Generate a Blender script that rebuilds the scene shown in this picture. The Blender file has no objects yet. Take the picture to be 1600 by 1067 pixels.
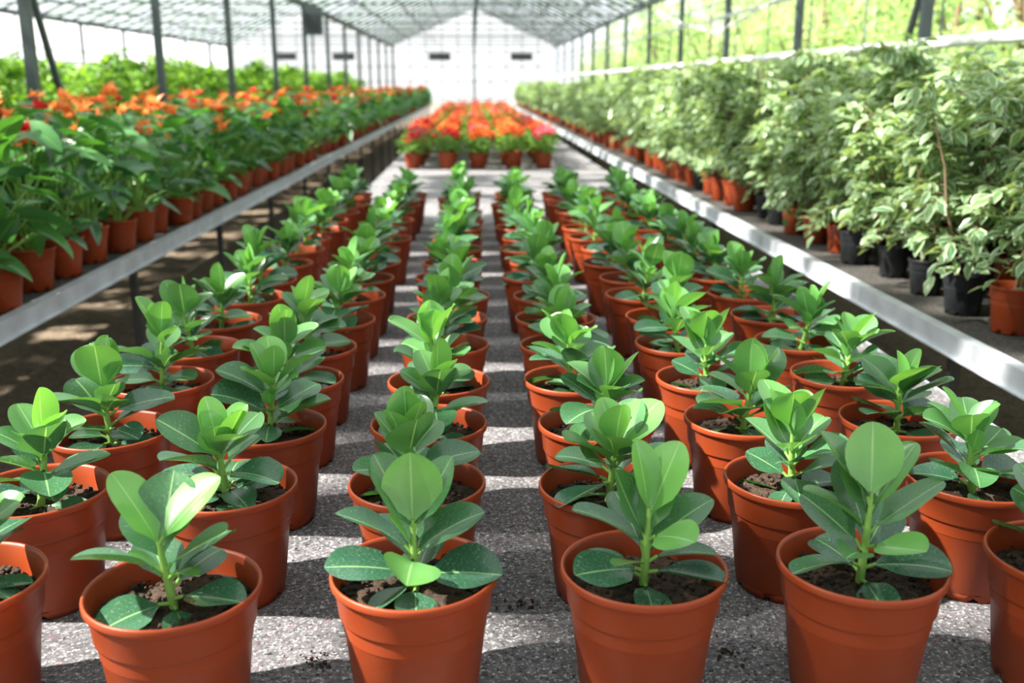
import bpy, math, random
import numpy as np
from mathutils import Vector
sc = bpy.context.scene
R = random.Random(7)
rad = math.radians

# ------------------------------------------------------------------ materials
def new_mat(name):
    m = bpy.data.materials.new(name); m.use_nodes = True
    nt = m.node_tree; nt.nodes.clear()
    out = nt.nodes.new('ShaderNodeOutputMaterial')
    return m, nt, out
def N(nt, t, **kw):
    n = nt.nodes.new(t)
    for k, v in kw.items():
        if k in n.inputs: n.inputs[k].default_value = v
        else: setattr(n, k, v)
    return n
def L(nt, a, b): nt.links.new(a, b)
def c4(c): return (c[0], c[1], c[2], 1.0)
def mixc(nt, fac, a, b, mode='MIX'):
    n = nt.nodes.new('ShaderNodeMix'); n.data_type = 'RGBA'; n.blend_type = mode
    for sock, v in ((n.inputs[0], fac), (n.inputs[6], a), (n.inputs[7], b)):
        if hasattr(v, 'links') or hasattr(v, 'is_linked'): L(nt, v, sock)
        elif isinstance(v, (int, float)): sock.default_value = v
        else: sock.default_value = c4(v)
    return n.outputs[2]
def ramp(nt, src, lo, hi, a=0.0, b=1.0):
    n = nt.nodes.new('ShaderNodeMapRange'); n.clamp = True
    n.inputs[1].default_value = lo; n.inputs[2].default_value = hi
    n.inputs[3].default_value = a; n.inputs[4].default_value = b
    L(nt, src, n.inputs[0]); return n.outputs[0]
def noise(nt, scale, detail=3, coord='Object', rough=0.5):
    tc = nt.nodes.new('ShaderNodeTexCoord')
    n = N(nt, 'ShaderNodeTexNoise'); n.inputs['Scale'].default_value = scale
    n.inputs['Detail'].default_value = detail; n.inputs['Roughness'].default_value = rough
    L(nt, tc.outputs[coord], n.inputs['Vector']); return n.outputs[0]
def attr(nt, name):
    n = nt.nodes.new('ShaderNodeAttribute'); n.attribute_name = name; return n.outputs['Fac']
def math_n(nt, op, a, b=None):
    n = nt.nodes.new('ShaderNodeMath'); n.operation = op
    for i, v in enumerate((a, b)):
        if v is None: continue
        if isinstance(v, (int, float)): n.inputs[i].default_value = v
        else: L(nt, v, n.inputs[i])
    return n.outputs[0]

def leaf_mat(name, dark, light, rib, edge=None, dust=0.0, trans=0.3, rough=0.38, ribw=0.09, tcol=None, vein=0.14, ew=0.85, spec=0.5, orand=0.14):
    m, nt, out = new_mat(name)
    age = attr(nt, 'age'); ac = attr(nt, 'across'); al = attr(nt, 'along')
    col = mixc(nt, age, dark, light)
    nz = noise(nt, 14, 2)
    col = mixc(nt, ramp(nt, nz, 0.3, 0.75, 0, 0.35), col, [x*0.6 for x in dark])
    oi = nt.nodes.new('ShaderNodeObjectInfo')
    col = mixc(nt, ramp(nt, oi.outputs['Random'], 0, 1, 0, orand), col, light)
    if edge:
        n2 = noise(nt, 40, 2)
        k = math_n(nt, 'ADD', ac, math_n(nt, 'MULTIPLY', n2, 0.5))
        col = mixc(nt, ramp(nt, k, 0.80, 0.98, 0, ew), col, edge)
    v = math_n(nt, 'SINE', math_n(nt, 'MULTIPLY', math_n(nt, 'SUBTRACT', al, math_n(nt, 'MULTIPLY', ac, 0.22)), 75))
    col = mixc(nt, ramp(nt, v, 0.75, 1.0, 0, vein), col, rib)
    col = mixc(nt, ramp(nt, ac, ribw*0.5, ribw, 0.75, 0.0), col, rib)
    if dust:
        d = noise(nt, 330, 4, rough=0.7); d2 = noise(nt, 35, 2)
        dm = math_n(nt, 'MULTIPLY', ramp(nt, d, 0.54, 0.68, 0, dust), ramp(nt, age, 0.0, 0.7, 1, 0.05))
        dm = math_n(nt, 'MULTIPLY', dm, ramp(nt, d2, 0.35, 0.6, 0.2, 1.0))
        col = mixc(nt, dm, col, (0.38, 0.50, 0.42))
    p = N(nt, 'ShaderNodeBsdfPrincipled'); L(nt, col, p.inputs['Base Color'])
    p.inputs['Roughness'].default_value = rough; p.inputs['Specular IOR Level'].default_value = spec
    tr = N(nt, 'ShaderNodeBsdfTranslucent')
    tc = mixc(nt, 1.0, col, tcol or (1.6, 1.5, 0.6), 'MULTIPLY')
    L(nt, tc, tr.inputs['Color'])
    mx = N(nt, 'ShaderNodeMixShader'); mx.inputs[0].default_value = trans
    L(nt, p.outputs[0], mx.inputs[1]); L(nt, tr.outputs[0], mx.inputs[2])
    L(nt, mx.outputs[0], out.inputs[0]); return m

def plain(name, col, rough=0.5, metal=0.0, var=0.15, scale=20, trans=0.0, tcol=None, bump=0.0, col2=None):
    m, nt, out = new_mat(name)
    nz = noise(nt, scale, 4)
    c = mixc(nt, ramp(nt, nz, 0.35, 0.7, 0, 1), col, col2 or [x*(1-var) for x in col])
    p = N(nt, 'ShaderNodeBsdfPrincipled'); L(nt, c, p.inputs['Base Color'])
    p.inputs['Roughness'].default_value = rough; p.inputs['Metallic'].default_value = metal
    if bump:
        b = N(nt, 'ShaderNodeBump'); b.inputs['Strength'].default_value = bump; b.inputs['Distance'].default_value = 0.004
        L(nt, noise(nt, scale*4, 4), b.inputs['Height']); L(nt, b.outputs[0], p.inputs['Normal'])
    if trans:
        tr = N(nt, 'ShaderNodeBsdfTranslucent'); tr.inputs['Color'].default_value = c4(tcol or col)
        mx = N(nt, 'ShaderNodeMixShader'); mx.inputs[0].default_value = trans
        L(nt, p.outputs[0], mx.inputs[1]); L(nt, tr.outputs[0], mx.inputs[2]); L(nt, mx.outputs[0], out.inputs[0])
    else: L(nt, p.outputs[0], out.inputs[0])
    return m

def pot_mat(name, col, dirt):
    m, nt, out = new_mat(name)
    oi = nt.nodes.new('ShaderNodeObjectInfo')
    c = mixc(nt, ramp(nt, oi.outputs['Random'], 0, 1, 0, 0.5), col, [x*0.65 for x in col])
    tc = nt.nodes.new('ShaderNodeTexCoord'); sx = nt.nodes.new('ShaderNodeSeparateXYZ'); L(nt, tc.outputs['Object'], sx.inputs[0])
    nz = noise(nt, 22, 5, rough=0.65)
    low = ramp(nt, sx.outputs[2], 0.0, 0.12, 0.25, 0.0)
    dm = math_n(nt, 'MULTIPLY', ramp(nt, nz, 0.45, 0.75), math_n(nt, 'ADD', low, 0.06))
    c = mixc(nt, dm, c, dirt)
    c = mixc(nt, ramp(nt, noise(nt, 260, 2), 0.68, 0.72, 0, 0.4), c, dirt)
    p = N(nt, 'ShaderNodeBsdfPrincipled'); L(nt, c, p.inputs['Base Color'])
    L(nt, ramp(nt, nz, 0.3, 0.7, 0.32, 0.50), p.inputs['Roughness'])
    p.inputs['Specular IOR Level'].default_value = 0.36
    tr = N(nt, 'ShaderNodeBsdfTranslucent'); tr.inputs['Color'].default_value = c4([min(1, x*2.4) for x in col])
    mx = N(nt, 'ShaderNodeMixShader'); mx.inputs[0].default_value = 0.13
    L(nt, p.outputs[0], mx.inputs[1]); L(nt, tr.outputs[0], mx.inputs[2]); L(nt, mx.outputs[0], out.inputs[0])
    return m

M_pot = pot_mat('terracotta_plastic', (0.34, 0.055, 0.014), (0.24, 0.14, 0.095))
M_potb = pot_mat('black_plastic', (0.018, 0.020, 0.024), (0.10, 0.09, 0.08))
M_soil = plain('potting_soil', (0.022, 0.013, 0.008), 0.95, scale=90, bump=1.0, col2=(0.085, 0.048, 0.028))
M_clu = leaf_mat('clusia_leaf', (0.027, 0.108, 0.066), (0.175, 0.445, 0.100), (0.34, 0.58, 0.24), dust=0.5, trans=0.26, rough=0.26, ribw=0.05, vein=0.05, spec=0.8, orand=0.10)
M_stem = plain('green_stem', (0.24, 0.46, 0.09), 0.5, scale=60, trans=0.15)
M_wood = plain('woody_stem', (0.20, 0.14, 0.08), 0.8, scale=60)
M_anth = leaf_mat('anthurium_leaf', (0.016, 0.085, 0.040), (0.11, 0.36, 0.06), (0.16, 0.38, 0.11), trans=0.25, rough=0.28, ribw=0.06, spec=0.65)
M_fic = leaf_mat('ficus_leaf', (0.045, 0.150, 0.065), (0.22, 0.39, 0.15), (0.34, 0.50, 0.24), edge=(0.62, 0.70, 0.48), trans=0.28, rough=0.32, ew=0.75, spec=0.65, orand=0.35)
M_bush = leaf_mat('shrub_leaf', (0.06, 0.20, 0.03), (0.31, 0.56, 0.07), (0.3, 0.5, 0.15), trans=0.35, rough=0.5)
M_tree = leaf_mat('tree_leaf', (0.16, 0.33, 0.10), (0.66, 0.78, 0.42), (0.5, 0.65, 0.3), trans=0.45, rough=0.45, tcol=(1.3, 1.3, 0.9))
def petal(name, c): return plain(name, c, 0.5, scale=40, trans=0.3, tcol=[min(1, x*1.3+0.02) for x in c])
M_red = petal('petal_red', (0.76, 0.025, 0.03)); M_org = petal('petal_orange', (0.98, 0.24, 0.05)); M_pink = petal('petal_pink', (0.88, 0.16, 0.22))
M_yel = petal('spadix_yellow', (0.9, 0.6, 0.1))
M_metal = plain('greenhouse_steel', (0.095, 0.118, 0.125), 0.5, 0.3, scale=6)
M_rail = plain('galvanised_rail', (0.56, 0.60, 0.65), 0.45, 0.15, scale=9, var=0.25)
M_white = plain('white_paint', (0.82, 0.83, 0.83), 0.5, scale=8, var=0.08)
M_darkleg = plain('bench_leg_steel', (0.07, 0.07, 0.07), 0.6, 0.4, scale=8)
M_dark = plain('vent_dark', (0.05, 0.055, 0.07), 0.6)

def mat_mat(name, c1, c2, c3):
    m, nt, out = new_mat(name)
    a = noise(nt, 95, 7, rough=0.85); b = noise(nt, 190, 3, rough=0.7); d = noise(nt, 5, 4)
    col = mixc(nt, ramp(nt, a, 0.42, 0.60), c1, c2)
    col = mixc(nt, ramp(nt, b, 0.58, 0.62, 0, 0.95), col, c3)
    col = mixc(nt, ramp(nt, noise(nt, 150, 3, rough=0.7), 0.37, 0.43, 0.9, 0), col, (0.015, 0.015, 0.018))
    col = mixc(nt, ramp(nt, d, 0.4, 0.7, 0, 0.35), col, [x*0.55 for x in c1])
    col = mixc(nt, ramp(nt, noise(nt, 80, 3), 0.60, 0.66, 0, 0.4), col, (0.26, 0.12, 0.13))
    p = N(nt, 'ShaderNodeBsdfPrincipled'); L(nt, col, p.inputs['Base Color']); p.inputs['Roughness'].default_value = 0.9
    bp = N(nt, 'ShaderNodeBump'); bp.inputs['Strength'].default_value = 0.9; bp.inputs['Distance'].default_value = 0.008
    L(nt, a, bp.inputs['Height']); L(nt, bp.outputs[0], p.inputs['Normal'])
    L(nt, p.outputs[0], out.inputs[0]); return m
M_mat = mat_mat('capillary_mat', (0.14, 0.135, 0.145), (0.35, 0.34, 0.355), (0.88, 0.87, 0.88))
M_sidemat = mat_mat('dark_bench_mat', (0.04, 0.04, 0.036), (0.08, 0.075, 0.065), (0.25, 0.24, 0.22))

def floor_material():
    m, nt, out = new_mat('earth_floor')
    a = noise(nt, 18, 6, rough=0.75); b = noise(nt, 60, 3)
    col = mixc(nt, ramp(nt, a, 0.35, 0.65), (0.12, 0.085, 0.055), (0.34, 0.26, 0.18))
    col = mixc(nt, ramp(nt, b, 0.6, 0.66, 0, 0.8), col, (0.6, 0.5, 0.36))
    p = N(nt, 'ShaderNodeBsdfPrincipled'); L(nt, col, p.inputs['Base Color']); p.inputs['Roughness'].default_value = 0.95
    bp = N(nt, 'ShaderNodeBump'); bp.inputs['Strength'].default_value = 1.0; bp.inputs['Distance'].default_value = 0.03
    L(nt, a, bp.inputs['Height']); L(nt, bp.outputs[0], p.inputs['Normal'])
    L(nt, p.outputs[0], out.inputs[0]); return m
M_floor = floor_material()

def glaze(name, lo, hi, scale, t_lo, t_hi, col=(0.8, 0.84, 0.83)):
    m, nt, out = new_mat(name)
    f = ramp(nt, noise(nt, scale, 3), lo, hi, t_lo, t_hi)
    tp = N(nt, 'ShaderNodeBsdfTransparent')
    df = N(nt, 'ShaderNodeBsdfDiffuse'); df.inputs['Color'].default_value = c4(col)
    tl = N(nt, 'ShaderNodeBsdfTranslucent'); tl.inputs['Color'].default_value = c4(col)
    m1 = N(nt, 'ShaderNodeMixShader'); m1.inputs[0].default_value = 0.6
    L(nt, df.outputs[0], m1.inputs[1]); L(nt, tl.outputs[0], m1.inputs[2])
    m2 = N(nt, 'ShaderNodeMixShader'); L(nt, f, m2.inputs[0])
    L(nt, m1.outputs[0], m2.inputs[1]); L(nt, tp.outputs[0], m2.inputs[2])
    L(nt, m2.outputs[0], out.inputs[0]); return m
M_roof = glaze('dapple_patch_glazing', 0.475, 0.52, 2.1, 0.08, 0.88, (0.26, 0.32, 0.30))  # near-opaque noise patches added to break the sun into dapples
M_endw = glaze('polycarbonate_wall', 0.4, 0.6, 0.8, 0.38, 0.54, (0.84, 0.87, 0.9))

# ------------------------------------------------------------------ geometry
class Geo:
    def __init__(s): s.V=[]; s.F=[]; s.M=[]; s.S=[]; s.A=[]; s.C=[]; s.G=[]; s.n=0
    def add(s, V, F, mat, smooth=True, age=0.0, ac=None, al=None):
        V = np.asarray(V, float).reshape(-1, 3); F = np.asarray(F, int).reshape(-1, 4); n = len(V)
        s.V.append(V); s.F.append(F+s.n); s.n += n
        s.M.append(np.full(len(F), mat, int)); s.S.append(np.full(len(F), smooth, bool))
        s.A.append(np.full(n, float(age))); s.C.append(np.full(n, 0.5) if ac is None else ac); s.G.append(np.full(n, 0.5) if al is None else al)
    def pack(s):
        return [np.concatenate(x) for x in (s.V, s.F, s.M, s.S, s.A, s.C, s.G)]
def build(name, pack, mats):
    V, F, M, S, A, C, G = pack
    me = bpy.data.meshes.new(name); nf = len(F)
    me.vertices.add(len(V)); me.vertices.foreach_set('co', V.astype(np.float32).ravel())
    me.loops.add(nf*4); me.loops.foreach_set('vertex_index', F.astype(np.int32).ravel())
    me.polygons.add(nf); me.polygons.foreach_set('loop_start', (np.arange(nf)*4).astype(np.int32))
    for m in mats: me.materials.append(m)
    me.polygons.foreach_set('material_index', M.astype(np.int32))
    me.polygons.foreach_set('use_smooth', S)
    me.update(calc_edges=True)
    for nm, arr in (('age', A), ('across', C), ('along', G)):
        at = me.attributes.new(nm, 'FLOAT', 'POINT'); at.data.foreach_set('value', arr.astype(np.float32))
    return me
def obj(name, me, loc=(0,0,0), rz=0.0, s=1.0):
    o = bpy.data.objects.new(name, me); sc.collection.objects.link(o)
    o.location = loc; o.rotation_euler = (0, 0, rz)
    o.scale = (s, s, s) if isinstance(s, (int, float)) else s
    return o
def merged(name, items, mats):
    out = [[] for _ in range(7)]; n = 0
    for pk, loc, rz, s in items:
        V = pk[0]*s; c, si = math.cos(rz), math.sin(rz)
        V = np.stack([V[:,0]*c-V[:,1]*si+loc[0], V[:,0]*si+V[:,1]*c+loc[1], V[:,2]+loc[2]], 1)
        out[0].append(V); out[1].append(pk[1]+n); n += len(V)
        for k in range(2, 7): out[k].append(pk[k])
    return obj(name, build(name, [np.concatenate(x) for x in out], mats))

def grid_faces(nu, nv, closed=False):
    F = []
    for j in range(nv-1):
        for i in range(nu if closed else nu-1):
            a = j*nu+i; b = j*nu+(i+1) % nu
            F.append((a, b, b+nu, a+nu))
    return np.array(F)
GF = {}
def gf(nu, nv, c=False):
    k = (nu, nv, c)
    if k not in GF: GF[k] = grid_faces(nu, nv, c)
    return GF[k]
def wprof(shape, t):
    if shape == 'obov': w = np.clip(np.sin(np.pi*t**1.22), 0, 1)**0.52*np.clip(0.22+t*2.7, 0, 1)
    elif shape == 'lance': w = np.clip(np.sin(np.pi*t**0.85), 0, 1)**0.9
    elif shape == 'heart': w = np.clip(1-t**1.5, 0, 1)**0.75*np.clip(0.75+t*2.2, 0, 1)
    else: w = np.clip(np.sin(np.pi*t), 0, 1)**0.5
    return np.maximum(w, 0.035)
def leaf(g, P, az, el, Ln, W, mat=0, age=0.5, cup=0.25, droop=25, roll=0, shape='obov', nu=5, nv=9, wav=0.0):
    s = np.linspace(0, 1, nv); t = 0.5-0.5*np.cos(np.pi*s) if nv > 4 else s
    u = np.linspace(-1, 1, nu)
    e = np.radians(el-droop*t); a = math.radians(az)
    d = np.stack([np.cos(e)*math.cos(a), np.cos(e)*math.sin(a), np.sin(e)], 1)
    dt = np.diff(t, prepend=0)[:, None]
    dm = d.copy(); dm[1:] = (d[1:]+d[:-1])/2
    c = np.cumsum(dm*dt*Ln, 0)+np.array(P)
    sd = np.array([-math.sin(a), math.cos(a), 0.0])
    n = np.cross(d, sd)
    r = math.radians(roll)
    S = sd*math.cos(r)+n*math.sin(r); Nn = -sd*math.sin(r)+n*math.cos(r)
    w = wprof(shape, t)*W/2
    V = c[:, None, :]+S[:, None, :]*(u[None, :, None]*w[:, None, None])
    h = cup*(np.abs(u)[None, :]**1.6)*w[:, None]+wav*W*np.sin(t*9+az)[:, None]*u[None, :]
    V = V+Nn[:, None, :]*h[:, :, None]
    if shape == 'heart':
        back = -0.30*Ln*(np.abs(u)[None, :]**1.2)*((1-t)**2.5)[:, None]
        V = V+d[:, None, :]*back[:, :, None]
    g.add(V, gf(nu, nv), mat, True, age, np.tile(np.abs(u), nv), np.repeat(t, nu))
def tube(g, pts, rr, mat, seg=6, smooth=True, age=0.5):
    pts = np.asarray(pts, float); n = len(pts)
    if isinstance(rr, (int, float)): rr = [rr]*n
    V = []
    for i in range(n):
        d = pts[min(i+1, n-1)]-pts[max(i-1, 0)]; d = d/(np.linalg.norm(d)+1e-9)
        ref = np.array([0, 0, 1.0]) if abs(d[2]) < 0.95 else np.array([0, 1.0, 0])
        x = np.cross(d, ref); x /= np.linalg.norm(x); y = np.cross(x, d)
        off = math.pi/4 if seg == 4 else 0
        for k in range(seg):
            a = 2*math.pi*k/seg+off
            V.append(pts[i]+(x*math.cos(a)+y*math.sin(a))*rr[i])
    g.add(V, gf(seg, n, True), mat, smooth, age)
def box(g, lo, hi, mat):
    x0, y0, z0 = lo; x1, y1, z1 = hi
    V = [(x0,y0,z0),(x1,y0,z0),(x1,y1,z0),(x0,y1,z0),(x0,y0,z1),(x1,y0,z1),(x1,y1,z1),(x0,y1,z1)]
    g.add(V, [(0,3,2,1),(4,5,6,7),(0,1,5,4),(1,2,6,5),(2,3,7,6),(3,0,4,7)], mat, False)
def lathe(g, prof, seg, mat, notch=None):
    V = []
    for j, (r, z) in enumerate(prof):
        for k in range(seg):
            a = 2*math.pi*k/seg; zz = z
            if notch and j in notch and (k % (seg//8)) == 0: zz += 0.007
            V.append((r*math.cos(a), r*math.sin(a), zz))
    g.add(V, gf(seg, len(prof), True), mat, True)
def crumb(g, p, s, mat, rr):
    V = []
    for z in (-1, 1):
        for x, y in ((-1,-1),(1,-1),(1,1),(-1,1)):
            V.append((p[0]+s*x*rr.uniform(.4,1), p[1]+s*y*rr.uniform(.4,1), p[2]+s*z*rr.uniform(.3,.9)))
    g.add(V, [(0,3,2,1),(4,5,6,7),(0,1,5,4),(1,2,6,5),(2,3,7,6),(3,0,4,7)], mat, True)

def pot(g, D, H, mp, ms, rr, seg=48, detail=True):
    r = D/2
    prof = [(0.001, 0.010), (r*0.66, 0.010), (r*0.70, 0.0), (r*0.725, 0.0), (r*0.735, 0.010), (r*0.735, 0.012), (r*0.75, 0.014),
            (r*0.872, H*0.70), (r*0.878, H*0.708), (r*0.905, H*0.716), (r*0.912, H*0.73), (r*0.946, H*0.925), (r*0.952, H*0.932), (r*0.992, H*0.938), (r*1.0, H*0.952), (r*1.0, H*0.985),
            (r*0.990, H), (r*0.965, H*0.999), (r*0.945, H*0.975), (r*0.90, H*0.80), (r*0.86, H*0.6)]
    lathe(g, prof, seg, mp, notch=(2, 3, 4))
    zs = H*0.80; ns = 11 if detail else 4; V = []
    sg = seg if detail else 16
    for j in range(ns):
        q = j/(ns-1); rad_ = max(0.001, q*r*0.915)
        for k in range(sg):
            a = 2*math.pi*k/sg
            bump = rr.uniform(-0.0035, 0.0035) if 0 < j < ns-1 else 0
            V.append((rad_*math.cos(a), rad_*math.sin(a), zs+0.006*(1-q*q)+bump+0.004*math.sin(3*a+q*5)*q))
    g.add(V, gf(sg, ns, True), ms, True)
    if detail:
        for _ in range(190):
            a = rr.uniform(0, 6.283); q = math.sqrt(rr.random())*r*0.87
            crumb(g, (q*math.cos(a), q*math.sin(a), zs+0.005), rr.uniform(0.0012, 0.0048), ms, rr)
    return zs+0.004

POTH = 0.17
def clusia(spec, rr, lean=(0, 0), hs=0.12, ls=1.0, ws=1.0):
    g = Geo(); zs = pot(g, 0.20, POTH, 2, 3, rr)
    k = lambda h: (lean[0]*h/hs, lean[1]*h/hs)
    pts = [(k(h)[0], k(h)[1], zs-0.01+h) for h in np.linspace(0, hs, 6)]
    tube(g, pts, [0.0060, 0.0056, 0.0052, 0.0048, 0.004, 0.002], 1, 8)
    for (h, az, el, Ln, W, age) in spec:
        Ln *= ls; W *= ws
        b = np.array([k(h)[0], k(h)[1], zs-0.008+h]); a = math.radians(az); e = math.radians(min(85, el+12))
        pl = 0.006 if el > 40 else 0.012
        d = np.array([math.cos(a)*math.cos(e), math.sin(a)*math.cos(e), math.sin(e)])
        tube(g, [b, b+d*pl*0.6, b+d*(pl+.006)], [0.003, 0.0026, 0.0022], 1, 6)
        leaf(g, b+d*pl, az, el, Ln, W, 0, age, cup=rr.uniform(0.14, 0.38), droop=rr.uniform(4, 34) if el < 55 else rr.uniform(-10, 14),
             roll=rr.uniform(-22, 22), shape='obov', nu=7, nv=15, wav=rr.uniform(0, 0.035))
    return build('clusia_plant', g.pack(), [M_clu, M_stem, M_pot, M_soil])
def rand_spec(rr):
    sp = []; a0 = rr.uniform(0, 360)
    top = rr.uniform(0.09, 0.125)
    whorls = [(0.014, rr.choice((3, 4)), 2, 0.074, 0.058, 0.04), (0.034, 4, 16, 0.090, 0.068, 0.08), (0.056, 4, 30, 0.092, 0.072, 0.20),
              (0.074, 3, 44, 0.088, 0.068, 0.40), (top-0.012, 3, 58, 0.088, 0.068, 0.66), (top, 2, 74, 0.078, 0.062, 0.97)]
    for (h, n, el, Ln, W, age) in whorls:
        a0 += rr.uniform(40, 80)
        for i in range(n):
            f = rr.uniform(0.74, 1.12)
            sp.append((h+rr.uniform(-0.007, 0.007), a0+i*360/n+rr.uniform(-28, 28), el+rr.uniform(-18, 16), Ln*f, W*f*rr.uniform(0.84, 1.02), min(1, max(0, age+rr.uniform(-0.25, 0.22)))))
    for i in range(rr.randint(1, 3)):
        sp.append((0.05+rr.uniform(0, 0.03), rr.uniform(0, 360), rr.uniform(50, 70), 0.045, 0.024, 0.9))
    return sp, top

BT = 0.77   # bench top
YS = [1.084+0.265*k for k in range(17)]
XS = [-0.62, -0.35, -0.075, 0.2, 0.465, 0.735]
F1 = [(0.085,160,60,0.090,0.056,1.0),(0.09,25,46,0.088,0.054,1.0),(0.075,85,60,0.088,0.058,0.25),(0.052,200,30,0.088,0.070,0.12),(0.056,350,42,0.084,0.064,0.2),(0.065,125,45,0.08,0.055,0.2),
      (0.015,215,2,0.072,0.052,0.05),(0.02,342,12,0.078,0.052,0.05),(0.012,298,-4,0.06,0.040,0.1),(0.03,120,25,0.075,0.05,0.1),(0.04,180,48,0.05,0.026,0.85),(0.045,320,30,0.05,0.025,0.8),(0.03,60,20,0.07,0.045,0.1),(0.04,40,34,0.08,0.052,0.15)]
F2 = [(0.09,100,80,0.080,0.060,1.0),(0.085,160,64,0.092,0.054,0.25),(0.085,28,58,0.088,0.050,0.3),(0.050,268,12,0.067,0.057,0.8),(0.055,174,40,0.090,0.048,0.12),(0.055,8,42,0.088,0.048,0.2),(0.06,75,58,0.086,0.056,0.2),
      (0.03,192,18,0.090,0.060,0.04),(0.028,348,10,0.090,0.060,0.04),(0.015,275,-4,0.060,0.044,0.05),(0.02,80,10,0.07,0.05,0.05),(0.04,130,35,0.08,0.05,0.1),(0.045,50,32,0.078,0.05,0.15),(0.06,200,60,0.05,0.024,0.8),(0.018,228,2,0.055,0.038,0.08)]
F3 = [(0.095,38,60,0.088,0.058,1.0),(0.10,110,72,0.080,0.042,1.0),(0.070,310,26,0.058,0.050,0.9),(0.06,178,42,0.090,0.050,0.1),(0.055,15,42,0.090,0.048,0.25),(0.068,145,56,0.08,0.05,0.3),(0.07,75,60,0.08,0.05,0.5),
      (0.03,205,14,0.080,0.056,0.04),(0.028,335,6,0.082,0.052,0.04),(0.014,272,-2,0.058,0.038,0.05),(0.02,160,12,0.07,0.046,0.05),(0.04,70,30,0.08,0.05,0.1),(0.04,350,24,0.07,0.044,0.2),(0.045,110,40,0.08,0.05,0.15),(0.04,232,22,0.055,0.034,0.5)]
F4 = [(0.115,80,74,0.082,0.062,1.0),(0.11,150,56,0.092,0.058,0.5),(0.10,25,50,0.090,0.048,0.55),(0.075,182,48,0.088,0.046,0.4),(0.07,5,38,0.094,0.048,0.35),(0.055,300,20,0.07,0.048,0.8),(0.09,115,66,0.085,0.055,0.4),
      (0.07,110,56,0.085,0.055,0.2),(0.03,197,16,0.082,0.056,0.05),(0.028,343,14,0.084,0.056,0.05),(0.014,275,-2,0.060,0.040,0.05),(0.02,110,12,0.07,0.046,0.05),(0.04,50,26,0.08,0.05,0.1),(0.05,140,36,0.08,0.05,0.2),(0.045,232,26,0.06,0.036,0.4)]
heroes = [clusia(F1, R, (-0.012, 0), 0.095, 1.07, 1.2), clusia(F2, R, (0, 0), 0.095, 1.07, 1.2), clusia(F3, R, (0.004, 0), 0.105, 1.09, 1.2), clusia(F4, R, (0.005, 0), 0.12, 1.09, 1.2)]
variants = []
for i in range(16):
    sp, top = rand_spec(R)
    variants.append(clusia(sp, R, (R.uniform(-.022, .022), R.uniform(-.022, .022)), top+0.005))
vi = 0
for j, y in enumerate(YS):
    for i, x in enumerate(XS):
        if j == 0 and 1 <= i <= 4:
            obj('potted_clusia', heroes[i-1], (x, y-(0.03 if i == 1 else 0), BT+.001), 0, 1.0); continue
        jit = 0.012 if j < 6 else 0.02
        obj('potted_clusia', variants[vi % 16], (x+R.uniform(-jit, jit), y+R.uniform(-jit, jit), BT+.001), R.uniform(0, 6.28), (1, 1, 1)); vi += R.choice((1, 5, 9))
obj('potted_clusia', variants[3], (1.0, YS[0]-0.02, BT+.001), 1.0)

# ------------------------------------------------------------------ benches
def bench(name, x0, x1, y0, y1, top, topmat, rail_side, legs=1.6):
    g = Geo()
    box(g, (x0, y0, top-0.03), (x1, y1, top), 0)
    for xe in (x0, x1):
        big = (rail_side == 'L' and xe == x0) or (rail_side == 'R' and xe == x1)
        sgn = -1 if xe == x0 else 1
        if big:
            box(g, (min(xe, xe+0.006*sgn), y0, top-0.045), (max(xe, xe+0.006*sgn), y1, top+0.016), 1)
            box(g, (min(xe, xe-0.035*sgn), y0, top+0.010), (max(xe, xe-0.035*sgn), y1, top+0.016), 1)
            box(g, (min(xe, xe+0.018*sgn), y0, top-0.049), (max(xe, xe+0.018*sgn), y1, top-0.045), 1)
        else:
            box(g, (min(xe, xe+0.004*sgn), y0, top-0.05), (max(xe, xe+0.004*sgn), y1, top+0.002), 1)
    y = y0+0.35
    while y < y1:
        for xe in (x0+0.09, x1-0.09):
            tube(g, [(xe, y, 0), (xe, y, top-0.03)], 0.022, 2, 4, False)
        box(g, (x0+0.05, y-0.015, top-0.075), (x1-0.05, y+0.015, top-0.03), 2)
        y += legs
    return obj(name, build(name, g.pack(), [topmat, M_rail, M_darkleg]))
bench('display_bench', -0.76, 1.14, 0.45, 26, BT, M_mat, '')
SB = BT+0.0
bench('side_bench', -3.05, -1.47, 1.0, 37, SB, M_sidemat, 'R')
bench('side_bench', 1.41, 3.15, 1.0, 37, SB, M_sidemat, 'L')
bench('side_bench', -8.2, -3.7, 1.0, 37, SB, M_sidemat, 'R')
SB += .002
g = Geo()
def clear(x, y):
    return all((x-a)**2+(y-b)**2 > 0.10**2 for a in XS+[1.0] for b in YS[:11])
for _ in range(1400):
    x, y = R.uniform(-.7, 1.05), R.uniform(0.7, 3.5)
    if clear(x, y): crumb(g, (x, y, BT+0.003), R.uniform(0.0008, 0.002), R.choice((0, 0, 1)), R)
for cx, cy in ((0.33, 1.16), (-0.21, 1.16), (0.60, 1.02), (0.06, 1.3)):
    for _ in range(22):
        x, y = cx+R.gauss(0, .014), cy+R.gauss(0, .014)
        if clear(x, y): crumb(g, (x, y, BT+0.003), R.uniform(0.001, 0.003), 0, R)
obj('spilled_soil', build('spilled_soil', g.pack(), [M_soil, M_white]))

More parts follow.
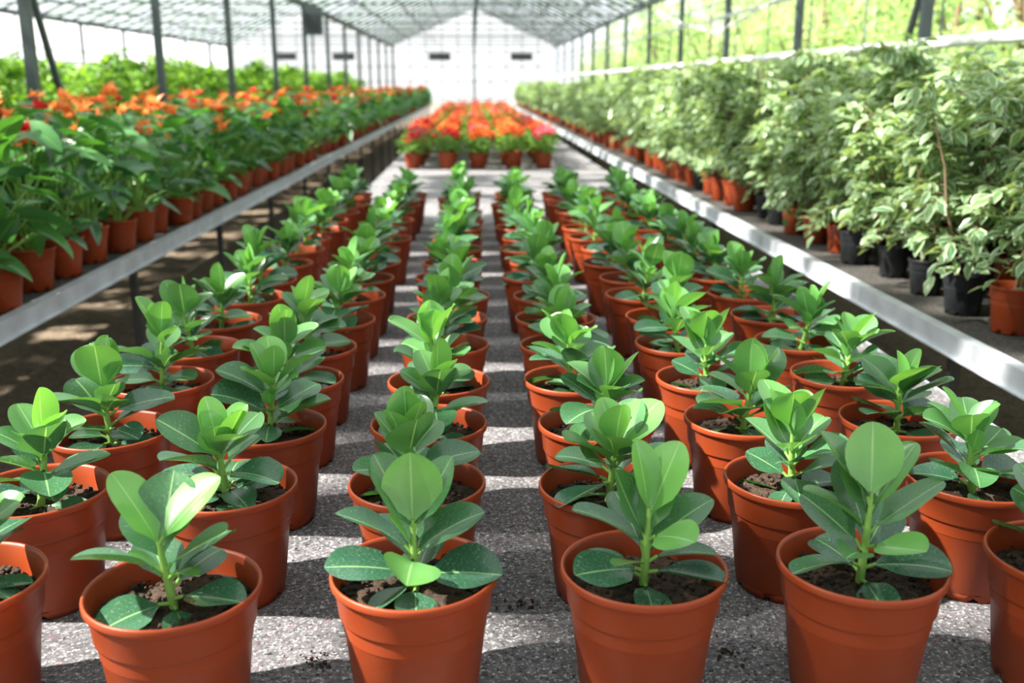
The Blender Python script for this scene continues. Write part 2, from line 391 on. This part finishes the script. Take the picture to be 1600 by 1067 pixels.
# ------------------------------------------------------------------ anthuriums
def anthurium(rr, nleaf, nfl, nu, nv, detail):
    g = Geo(); zs = pot(g, 0.16, 0.14, 2, 3, rr, seg=32 if detail else 16, detail=False)
    def petiole(az, rad_, h):
        a = math.radians(az); p0 = np.array([0, 0, zs-.01]); p2 = np.array([rad_*math.cos(a), rad_*math.sin(a), h])
        p1 = np.array([p2[0]*.35, p2[1]*.35, zs+(h-zs)*.6])
        tube(g, [p0, p1*.5+p0*.5, p1, p2], [0.004, .0035, .003, .0025], 1, 4 if not detail else 6)
        return p2
    for i in range(nleaf):
        az = i*137.5+rr.uniform(-30, 30); q = i/nleaf
        h = 0.19+0.33*q+rr.uniform(-.06, .06); rd = 0.16-0.08*q+rr.uniform(-.05, .04)
        p = petiole(az, rd, h); Ln = rr.uniform(.08, .155)
        leaf(g, p, az+rr.uniform(-60, 60), rr.uniform(-45, 35)+q*25, Ln, Ln*rr.uniform(.62, .8), 0, min(1, max(0, rr.gauss(.25+.35*q, .3))), cup=rr.uniform(.1, .5), droop=rr.uniform(5, 55),
             roll=rr.uniform(-35, 35), shape='heart', nu=nu, nv=nv)
    for i in range(nfl):
        az = rr.uniform(0, 360); p = petiole(az, rr.uniform(.02, .15), rr.uniform(.44, .62)); m = rr.choice((4, 5, 5))
        Ln = rr.uniform(.055, .085)
        leaf(g, p, az, rr.uniform(10, 60), Ln, Ln*.85, m, .5, cup=.3, droop=20, shape='heart', nu=nu, nv=nv)
        leaf(g, p+np.array([0, 0, .006]), az+80, rr.uniform(20, 60), Ln*.8, Ln*.7, m, .5, cup=.3, droop=20, shape='heart', nu=3, nv=5)
        leaf(g, p+np.array([0, 0, .004]), az+200, rr.uniform(20, 60), Ln*.8, Ln*.7, m, .5, cup=.3, droop=20, shape='heart', nu=3, nv=5)
        tube(g, [p, p+np.array([0, 0, .04])], [.004, .0025], 6, 5)
    return g.pack()
AM = [M_anth, M_stem, M_pot, M_soil, M_red, M_org, M_yel]
an_near = [anthurium(R, 26, f, 5, 8, True) for f in (1, 2, 1, 3, 2, 3)]
an_mesh = [build('anthurium_plant', p, AM) for p in an_near]
an_far = [anthurium(R, 17, f, 3, 5, False) for f in (3, 2, 3, 1)]
y = 2.75
while y < 9.2:
    for i, x in enumerate((-1.60, -1.88, -2.16, -2.45, -2.76)):
        obj('potted_anthurium', R.choice(an_mesh), (x+R.uniform(-.03, .03), y+R.uniform(-.04, .04), SB), R.uniform(0, 6.28), R.uniform(.92, 1.12))
    y += 0.29
items = []
y = 9.65
while y < 36.5:
    for x in (-1.62, -1.95, -2.30, -2.68):
        items.append((R.choice(an_far), (x+R.uniform(-.04, .04), y+R.uniform(-.05, .05), SB), R.uniform(0, 6.28), R.uniform(.9, 1.12)))
    y += 0.36
merged('anthurium_mass', items, AM)

# ------------------------------------------------------------------ ficus
def ficus(rr, nleaf, Ls, nu, nv, detail, H=0.9, pm=2, spread=1.0):
    g = Geo(); zs = pot(g, 0.16, 0.15, pm, 3, rr, seg=32 if detail else 12, detail=False)
    stems = []
    for i in range(4):
        a = rr.uniform(0, 6.28); pts = []
        sp = rr.uniform(.06, .18)
        for k in range(6):
            q = k/5
            pts.append(np.array([math.cos(a)*(0.02+sp*q)+rr.uniform(-.012, .012), math.sin(a)*(0.02+sp*q)+rr.uniform(-.012, .012), zs-.01+(H-zs-.05)*q*rr.uniform(.95, 1.0)]))
        tube(g, pts, [.006, .0055, .005, .004, .003, .002], 1, 5); stems.append(pts)
    nb = nleaf//9
    for b in range(nb):
        st = rr.choice(stems); q = rr.uniform(0.16, 1.0)*5; k = min(4, int(q)); p = st[k]*(1-(q-k))+st[k+1]*(q-k)
        a = rr.uniform(0, 360); Lb = spread*rr.uniform(.08, .24)*(1.15-0.4*q/5); e0 = rr.uniform(0, 65)
        bp = [p]; e = e0
        for s in range(4):
            d = np.array([math.cos(rad(a))*math.cos(rad(e)), math.sin(rad(a))*math.cos(rad(e)), math.sin(rad(e))])
            bp.append(bp[-1]+d*Lb/4); e -= 26
        if detail: tube(g, bp, [.002, .0018, .0015, .0012, .001], 1, 3)
        for s in range(9):
            f = 0.15+0.85*s/8; kk = min(3, int(f*4)); ff = f*4-kk; pp = bp[kk]*(1-ff)+bp[kk+1]*ff
            Ln = rr.uniform(.75, 1.25)*Ls
            leaf(g, pp, a+(70 if s % 2 else -70)*(1-s/12)+rr.uniform(-35, 35), rr.uniform(-45, 35), Ln, Ln*.44, 0, min(1, max(0, rr.gauss(.2+.5*q/5, .3))),
                 cup=.3, droop=rr.uniform(5, 50), roll=rr.uniform(-35, 35), shape='lance', nu=nu, nv=nv)
    return g.pack()
fi_near_t = [build('ficus_plant', ficus(R, 720, .072, 3, 5, True, h), [M_fic, M_wood, M_pot, M_soil]) for h in (.80, .90, .74)]
fi_near_b = [build('ficus_plant', ficus(R, 720, .072, 3, 5, True, h), [M_fic, M_wood, M_potb, M_soil]) for h in (.86, .78)]
fi_far = [ficus(R, 230, .11, 3, 3, False, h) for h in (.75, .85)]
y = 2.55
while y < 9.2:
    for i, x in enumerate((1.62, 1.92, 2.24, 2.58, 2.92)):
        me = R.choice(fi_near_b if R.random() < (0.55 if y < 4.2 else 0.15) else fi_near_t)
        obj('potted_ficus', me, (x+R.uniform(-.03, .03), y+R.uniform(-.04, .04), SB), R.uniform(0, 6.28), R.uniform(.86, 1.06)*(1+0.035*i)*(.94 if y < 4.5 else 1))
    y += 0.30
items = []
y = 9.7
while y < 36.5:
    for x in (1.64, 2.02, 2.42, 2.85):
        items.append((R.choice(fi_far), (x+R.uniform(-.04, .04), y+R.uniform(-.05, .05), SB), R.uniform(0, 6.28), R.uniform(.8, 1.1)*(.85 if y > 12 else 1)))
    y += 0.38
merged('ficus_mass', items, [M_fic, M_wood, M_pot, M_soil])
sh = [ficus(R, 260, .13, 3, 3, False, h, spread=1.4) for h in (.8, .95)]
items = []
y = 4.5
while y < 36:
    for x in (-3.95, -4.6, -5.3, -6.1, -6.9):
        items.append((R.choice(sh), (x+R.uniform(-.1, .1), y+R.uniform(-.1, .1), SB), R.uniform(0, 6.28), R.uniform(.95, 1.2)))
    y += 0.6
merged('shrub_mass', items, [M_bush, M_wood, M_pot, M_soil])

# ------------------------------------------------------------------ flowering pots (centre, far)
def bloom(rr, m, detail):
    g = Geo(); zs = pot(g, 0.17, 0.14, 2, 3, rr, seg=24 if detail else 12, detail=False)
    for i in range(54 if detail else 30):
        az = i*137.5; rd = .03+.09*rr.random(); h = zs+.03+.14*rr.random()
        p = np.array([rd*math.cos(rad(az)), rd*math.sin(rad(az)), h])
        Ln = rr.uniform(.05, .085)
        leaf(g, p, az, rr.uniform(-15, 45), Ln, Ln*.7, 0, rr.uniform(.0, .45), cup=.3, droop=40, shape='round', nu=3, nv=5)
    for st in range(10):
        a = rr.uniform(0, 6.28); r_ = .12*math.sqrt(rr.random())
        tube(g, [(0, 0, zs-.01), (r_*math.cos(a), r_*math.sin(a), zs+.14)], [.004, .002], 1, 4)
    for c in range(13 if detail else 6):
        a = rr.uniform(0, 6.28); r_ = .12*math.sqrt(rr.random()); h = zs+.20-r_*r_*4+rr.uniform(-.02, .02)
        tube(g, [(r_*.6*math.cos(a), r_*.6*math.sin(a), zs+.05), (r_*math.cos(a), r_*math.sin(a), h)], [.003, .002], 1, 4)
        for k in range(14 if detail else 8):
            leaf(g, (r_*math.cos(a)+rr.uniform(-.014, .014), r_*math.sin(a)+rr.uniform(-.014, .014), h+rr.uniform(-.01, .014)), k*51+rr.uniform(0, 40), rr.uniform(-10, 70), .03, .026, 4, .5, droop=30, shape='round', nu=3, nv=4)
    return g.pack()
def bm(m): return [M_bush, M_stem, M_pot, M_soil, m]
bl = [build('flowering_plant', bloom(R, 0, True), bm(m)) for m in (M_red, M_org, M_pink, M_red, M_org)]
bp_ = [bloom(R, 0, False), bloom(R, 0, False)]
BX = (-.52, -.23, .06, .35, .64)
y = 9.0; j = 0
while y < 12.2:
    for i, x in enumerate(BX):
        if j == 0: me = bl[(0, 3, 4, 1, 2)[i]]
        elif j == 1: me = bl[(2, 0, 3, 0, 2)[i]]
        else: me = R.choice(bl)
        obj('potted_begonia', me, (x+R.uniform(-.02, .02), y+R.uniform(-.02, .02), BT+.001), R.uniform(0, 6.28), R.uniform(.92, 1.1))
    y += .32; j += 1
for nm, m, fr in (('begonia_mass', M_red, (0, .3)), ('begonia_mass', M_org, (.3, .78)), ('begonia_mass', M_pink, (.78, 1))):
    items = []; R2 = random.Random(5)
    yy = 12.3
    while yy < 25.5:
        for x in BX:
            t = R2.random(); it = (R2.choice(bp_), (x+R2.uniform(-.03, .03), yy+R2.uniform(-.02, .02), BT+.001), R2.uniform(0, 6.28), R2.uniform(.85, 1.08))
            if fr[0] <= t < fr[1]: items.append(it)
        yy += .34
    merged(nm, items, bm(m))

# ------------------------------------------------------------------ structure
XL, XR, YE, YF = -3.25, 3.4, 43.0, -9.0
EA, AP = 3.05, 4.5
CX = 0.12
g = Geo(); box(g, (-40, -30, -0.1), (40, 90, 0), 0)
obj('floor', build('floor', g.pack(), [M_floor]))
def roof(name, x0, xm, x1, y0=YF, y1=YE):
    g = Geo()
    g.add([(x0,y0,EA),(xm,y0,AP),(xm,y1,AP),(x0,y1,EA)], [(0,1,2,3)], 0, False)
    g.add([(xm,y0,AP),(x1,y0,EA),(x1,y1,EA),(xm,y1,AP)], [(0,1,2,3)], 0, False)
    y = y0
    while y <= y1:
        tube(g, [(x0,y,EA-.03),(xm,y,AP-.03),(x1,y,EA-.03)], .030, 1, 4, False); y += .95
    for q in (0.2, .4, .6, .8, 1.0):
        for xe in (x0, x1):
            x = xe+(xm-xe)*q; z = EA+(AP-EA)*q-.06
            tube(g, [(x,y0,z),(x,y1,z)], .026, 1, 4, False)
    return obj(name, build(name, g.pack(), [M_roof, M_metal]))
roof('ceiling', XL, CX, XR)
roof('ceiling', XL-6.6, XL-3.3, XL)
g = Geo()
ysL = [7.75+3.15*k for k in range(-5, 12)]
ysR = [7.70+3.04*k for k in range(-5, 12)]
for y in ysL:
    tube(g, [(XL,y,EA-.05),(XR,y,EA-.05)], .02, 0, 4, False)
    tube(g, [(CX,y,EA-.05),(CX,y,AP-.05)], .015, 0, 4, False)
    tube(g, [(CX-1.6,y,EA-.05),(CX-1.6,y,EA+.70)], .012, 0, 4, False)
    tube(g, [(CX+1.6,y,EA-.05),(CX+1.6,y,EA+.70)], .012, 0, 4, False)
    tube(g, [(XL-6.6,y,EA-.05),(XL,y,EA-.05)], .02, 0, 4, False)
for x in (XL, XR, XL-6.6):
    tube(g, [(x,YF,EA-.06),(x,YE,EA-.06)], .07, 0, 4, False)
obj('roof_truss', build('roof_truss', g.pack(), [M_metal]))
def post(x, y, brace=0):
    g = Geo()
    tube(g, [(0,0,0),(0,0,EA-.108)], .052, 0, 4, False)
    box(g, (-.09,-.09,0), (.09,.09,.18), 1)
    if brace:
        tube(g, [(0,brace*.55,1.30),(0,0,EA-.6)], .03, 0, 4, False)
    obj('support_post', build('support_post', g.pack(), [M_metal, M_white]), (x, y, 0))
for i, y in enumerate(ysL):
    post(XL, y, 1 if i in (5,) else 0)
    post(XL-6.6, y)
for i, y in enumerate(ysR):
    post(XR, y, 1 if i in (5, 4) else 0)
def pipe(name, pts, r, m, seg=10):
    g = Geo(); tube(g, pts, r, 0, seg); return obj(name, build(name, g.pack(), [m]))
pipe('heating_pipe', [(XR-.12, YF, 1.78), (XR-.12, YE-.1, 1.78)], .04, M_white)
pipe('heating_pipe', [(XR-.12, YF, 2.35), (XR-.12, YE-.1, 2.35)], .018, M_white)
pipe('heating_pipe', [(XL-6.45, YF, 2.0), (XL-6.45, YE-.1, 2.0)], .05, M_white)
pipe('hanging_cable', [(XR-.13, 9, 2.75), (XR-.2, 11, 2.35), (XR-.2, 13.5, 2.15), (XR-.15, 16, 2.4), (XR-.13, 19, 2.8)], .014, M_white)
g = Geo(); box(g, (-.15,-.12,-.22), (.15,.12,.22), 0); tube(g, [(0,0,.2),(0,0,.62)], .012, 0, 6); box(g, (-.11,-.15,-.16), (.11,-.12,.10), 1)
obj('hanging_heater', build('hanging_heater', g.pack(), [M_metal, M_dark]), (XL+.55, 17.9, 2.55))
M_mull = plain('grey_mullion', (0.24, 0.26, 0.27), 0.5)
def gable(name, yw, sg, vents):
    g = Geo()
    for (x0, xm, x1) in ((XL, CX, XR), (XL-6.6, XL-3.3, XL)):
        g.add([(x0,yw,0),(xm,yw,0),(xm,yw,AP),(x0,yw,EA)], [(0,1,2,3)], 0, False)
        g.add([(xm,yw,0),(x1,yw,0),(x1,yw,EA),(xm,yw,AP)], [(0,1,2,3)], 0, False)
        n = 10
        for k in range(n+1):
            x = x0+(x1-x0)*k/n; zt = EA+(AP-EA)*(1-abs((x-(x0+x1)/2)/((x1-x0)/2)))
            tube(g, [(x,yw-.05*sg,0),(x,yw-.05*sg,zt)], .06 if k == 5 else .022, 1 if k == 5 else 3, 4, False)
        for z in (.9, 1.6, 2.2, 2.8, 3.4):
            w = (x1-x0)/2*(1 if z < EA else 1-(z-EA)/(AP-EA)); c = (x0+x1)/2
            tube(g, [(c-w,yw-.06*sg,z),(c+w,yw-.06*sg,z)], .022, 3, 4, False)
    if vents:
        for x in (-1.35, 2.05, -5.3, -7.7):
            box(g, (x-.45, yw-.14, 2.45), (x+.45, yw-.08, 2.74), 2)
    obj(name, build(name, g.pack(), [M_endw, M_metal, M_dark, M_mull]))
gable('wall_back', YE+.02, 1, True)
gable('wall_front', YF-.02, -1, False)
g = Geo(); xl = XL-6.75
g.add([(xl,YF,0),(xl,YE,0),(xl,YE,EA),(xl,YF,EA)], [(0,1,2,3)], 0, False)
y = YF
while y < YE:
    tube(g, [(xl+.03,y,0),(xl+.03,y,EA)], .025, 1, 4, False); y += 1.4
for z in (.8, 1.7, 2.3): tube(g, [(xl+.03,YF,z),(xl+.03,YE,z)], .02, 1, 4, False)
obj('wall_left', build('wall_left', g.pack(), [M_endw, M_mull]))
g = Geo(); y = YF
for z in (1.0, 2.62): tube(g, [(XR+.13,YF,z),(XR+.13,YE,z)], .014, 0, 4, False)
while y < YE:
    tube(g, [(XR+.13,y,.5),(XR+.13,y,EA)], .010, 0, 4, False); y += 1.52
box(g, (XR+.11,YF,0), (XR+.15,YE,.6), 1)
obj('wall_right', build('wall_right', g.pack(), [M_mull, M_white]))
def tree(rr, H, W, n):
    g = Geo(); tube(g, [(0,0,0),(.05,0,H*.4),(0,.05,H*.8)], [.09,.07,.03], 1, 7)
    cl = [(rr.uniform(-W,W)*.7, rr.uniform(-W,W)*.7, rr.uniform(.15,.95)*H, rr.uniform(.3,.55)*W) for _ in range(16)]
    for c in cl: tube(g, [(0,0,c[2]*.55),(c[0]*.7,c[1]*.7,c[2]*.9)], [.035,.012], 1, 4)
    for i in range(n):
        c = rr.choice(cl); a = rr.uniform(0,6.28); ph = math.acos(rr.uniform(-1,1)); q = c[3]*rr.uniform(.5,1)
        p = (c[0]+q*math.sin(ph)*math.cos(a), c[1]+q*math.sin(ph)*math.sin(a), max(.1,c[2]+q*math.cos(ph)*.8))
        Ln = rr.uniform(.10,.17)
        leaf(g, p, rr.uniform(0,360), rr.uniform(-50,30), Ln, Ln*.5, 0, rr.uniform(0,1), droop=30, shape='lance', nu=3, nv=3)
    return build('tree', g.pack(), [M_tree, M_wood])
tm = [tree(R, 3.6, 1.4, 3600), tree(R, 3.0, 1.3, 3400), tree(R, 4.4, 1.5, 3800)]
y = 3
while y < 46:
    obj('garden_tree', R.choice(tm), (R.uniform(5.2, 6.2), y, 0), R.uniform(0, 6.28), R.uniform(.8, 1.1))
    obj('garden_tree', R.choice(tm), (R.uniform(8, 10), y+1, 0), R.uniform(0, 6.28), R.uniform(1.0, 1.3)) if y > 8 else None
    y += 2.5

# ------------------------------------------------------------------ light, world, camera
w = bpy.data.worlds.new('World'); sc.world = w; w.use_nodes = True
bg = w.node_tree.nodes['Background']; bg.inputs[0].default_value = (0.91, 0.96, 1.0, 1); bg.inputs[1].default_value = 1.65
sl = bpy.data.lights.new('sun', 'SUN'); sl.energy = 20; sl.angle = rad(1.3); sl.color = (1.0, 0.95, 0.86)
so = bpy.data.objects.new('sun', sl); sc.collection.objects.link(so)
so.rotation_euler = (Vector((-0.72, -0.06, 0.74))).to_track_quat('Z', 'Y').to_euler()
cam = bpy.data.cameras.new('camera'); co = bpy.data.objects.new('camera', cam); sc.collection.objects.link(co)
cam.lens = 35; cam.sensor_width = 36
co.location = (0, 0, 1.5); co.rotation_euler = (rad(90-14.5), 0, rad(-2.2))
cam.dof.use_dof = True; cam.dof.focus_distance = 1.45; cam.dof.aperture_fstop = 4.2
cam.clip_end = 300
sc.camera = co
sc.view_settings.view_transform = 'Standard'
sc.view_settings.exposure = 0.0
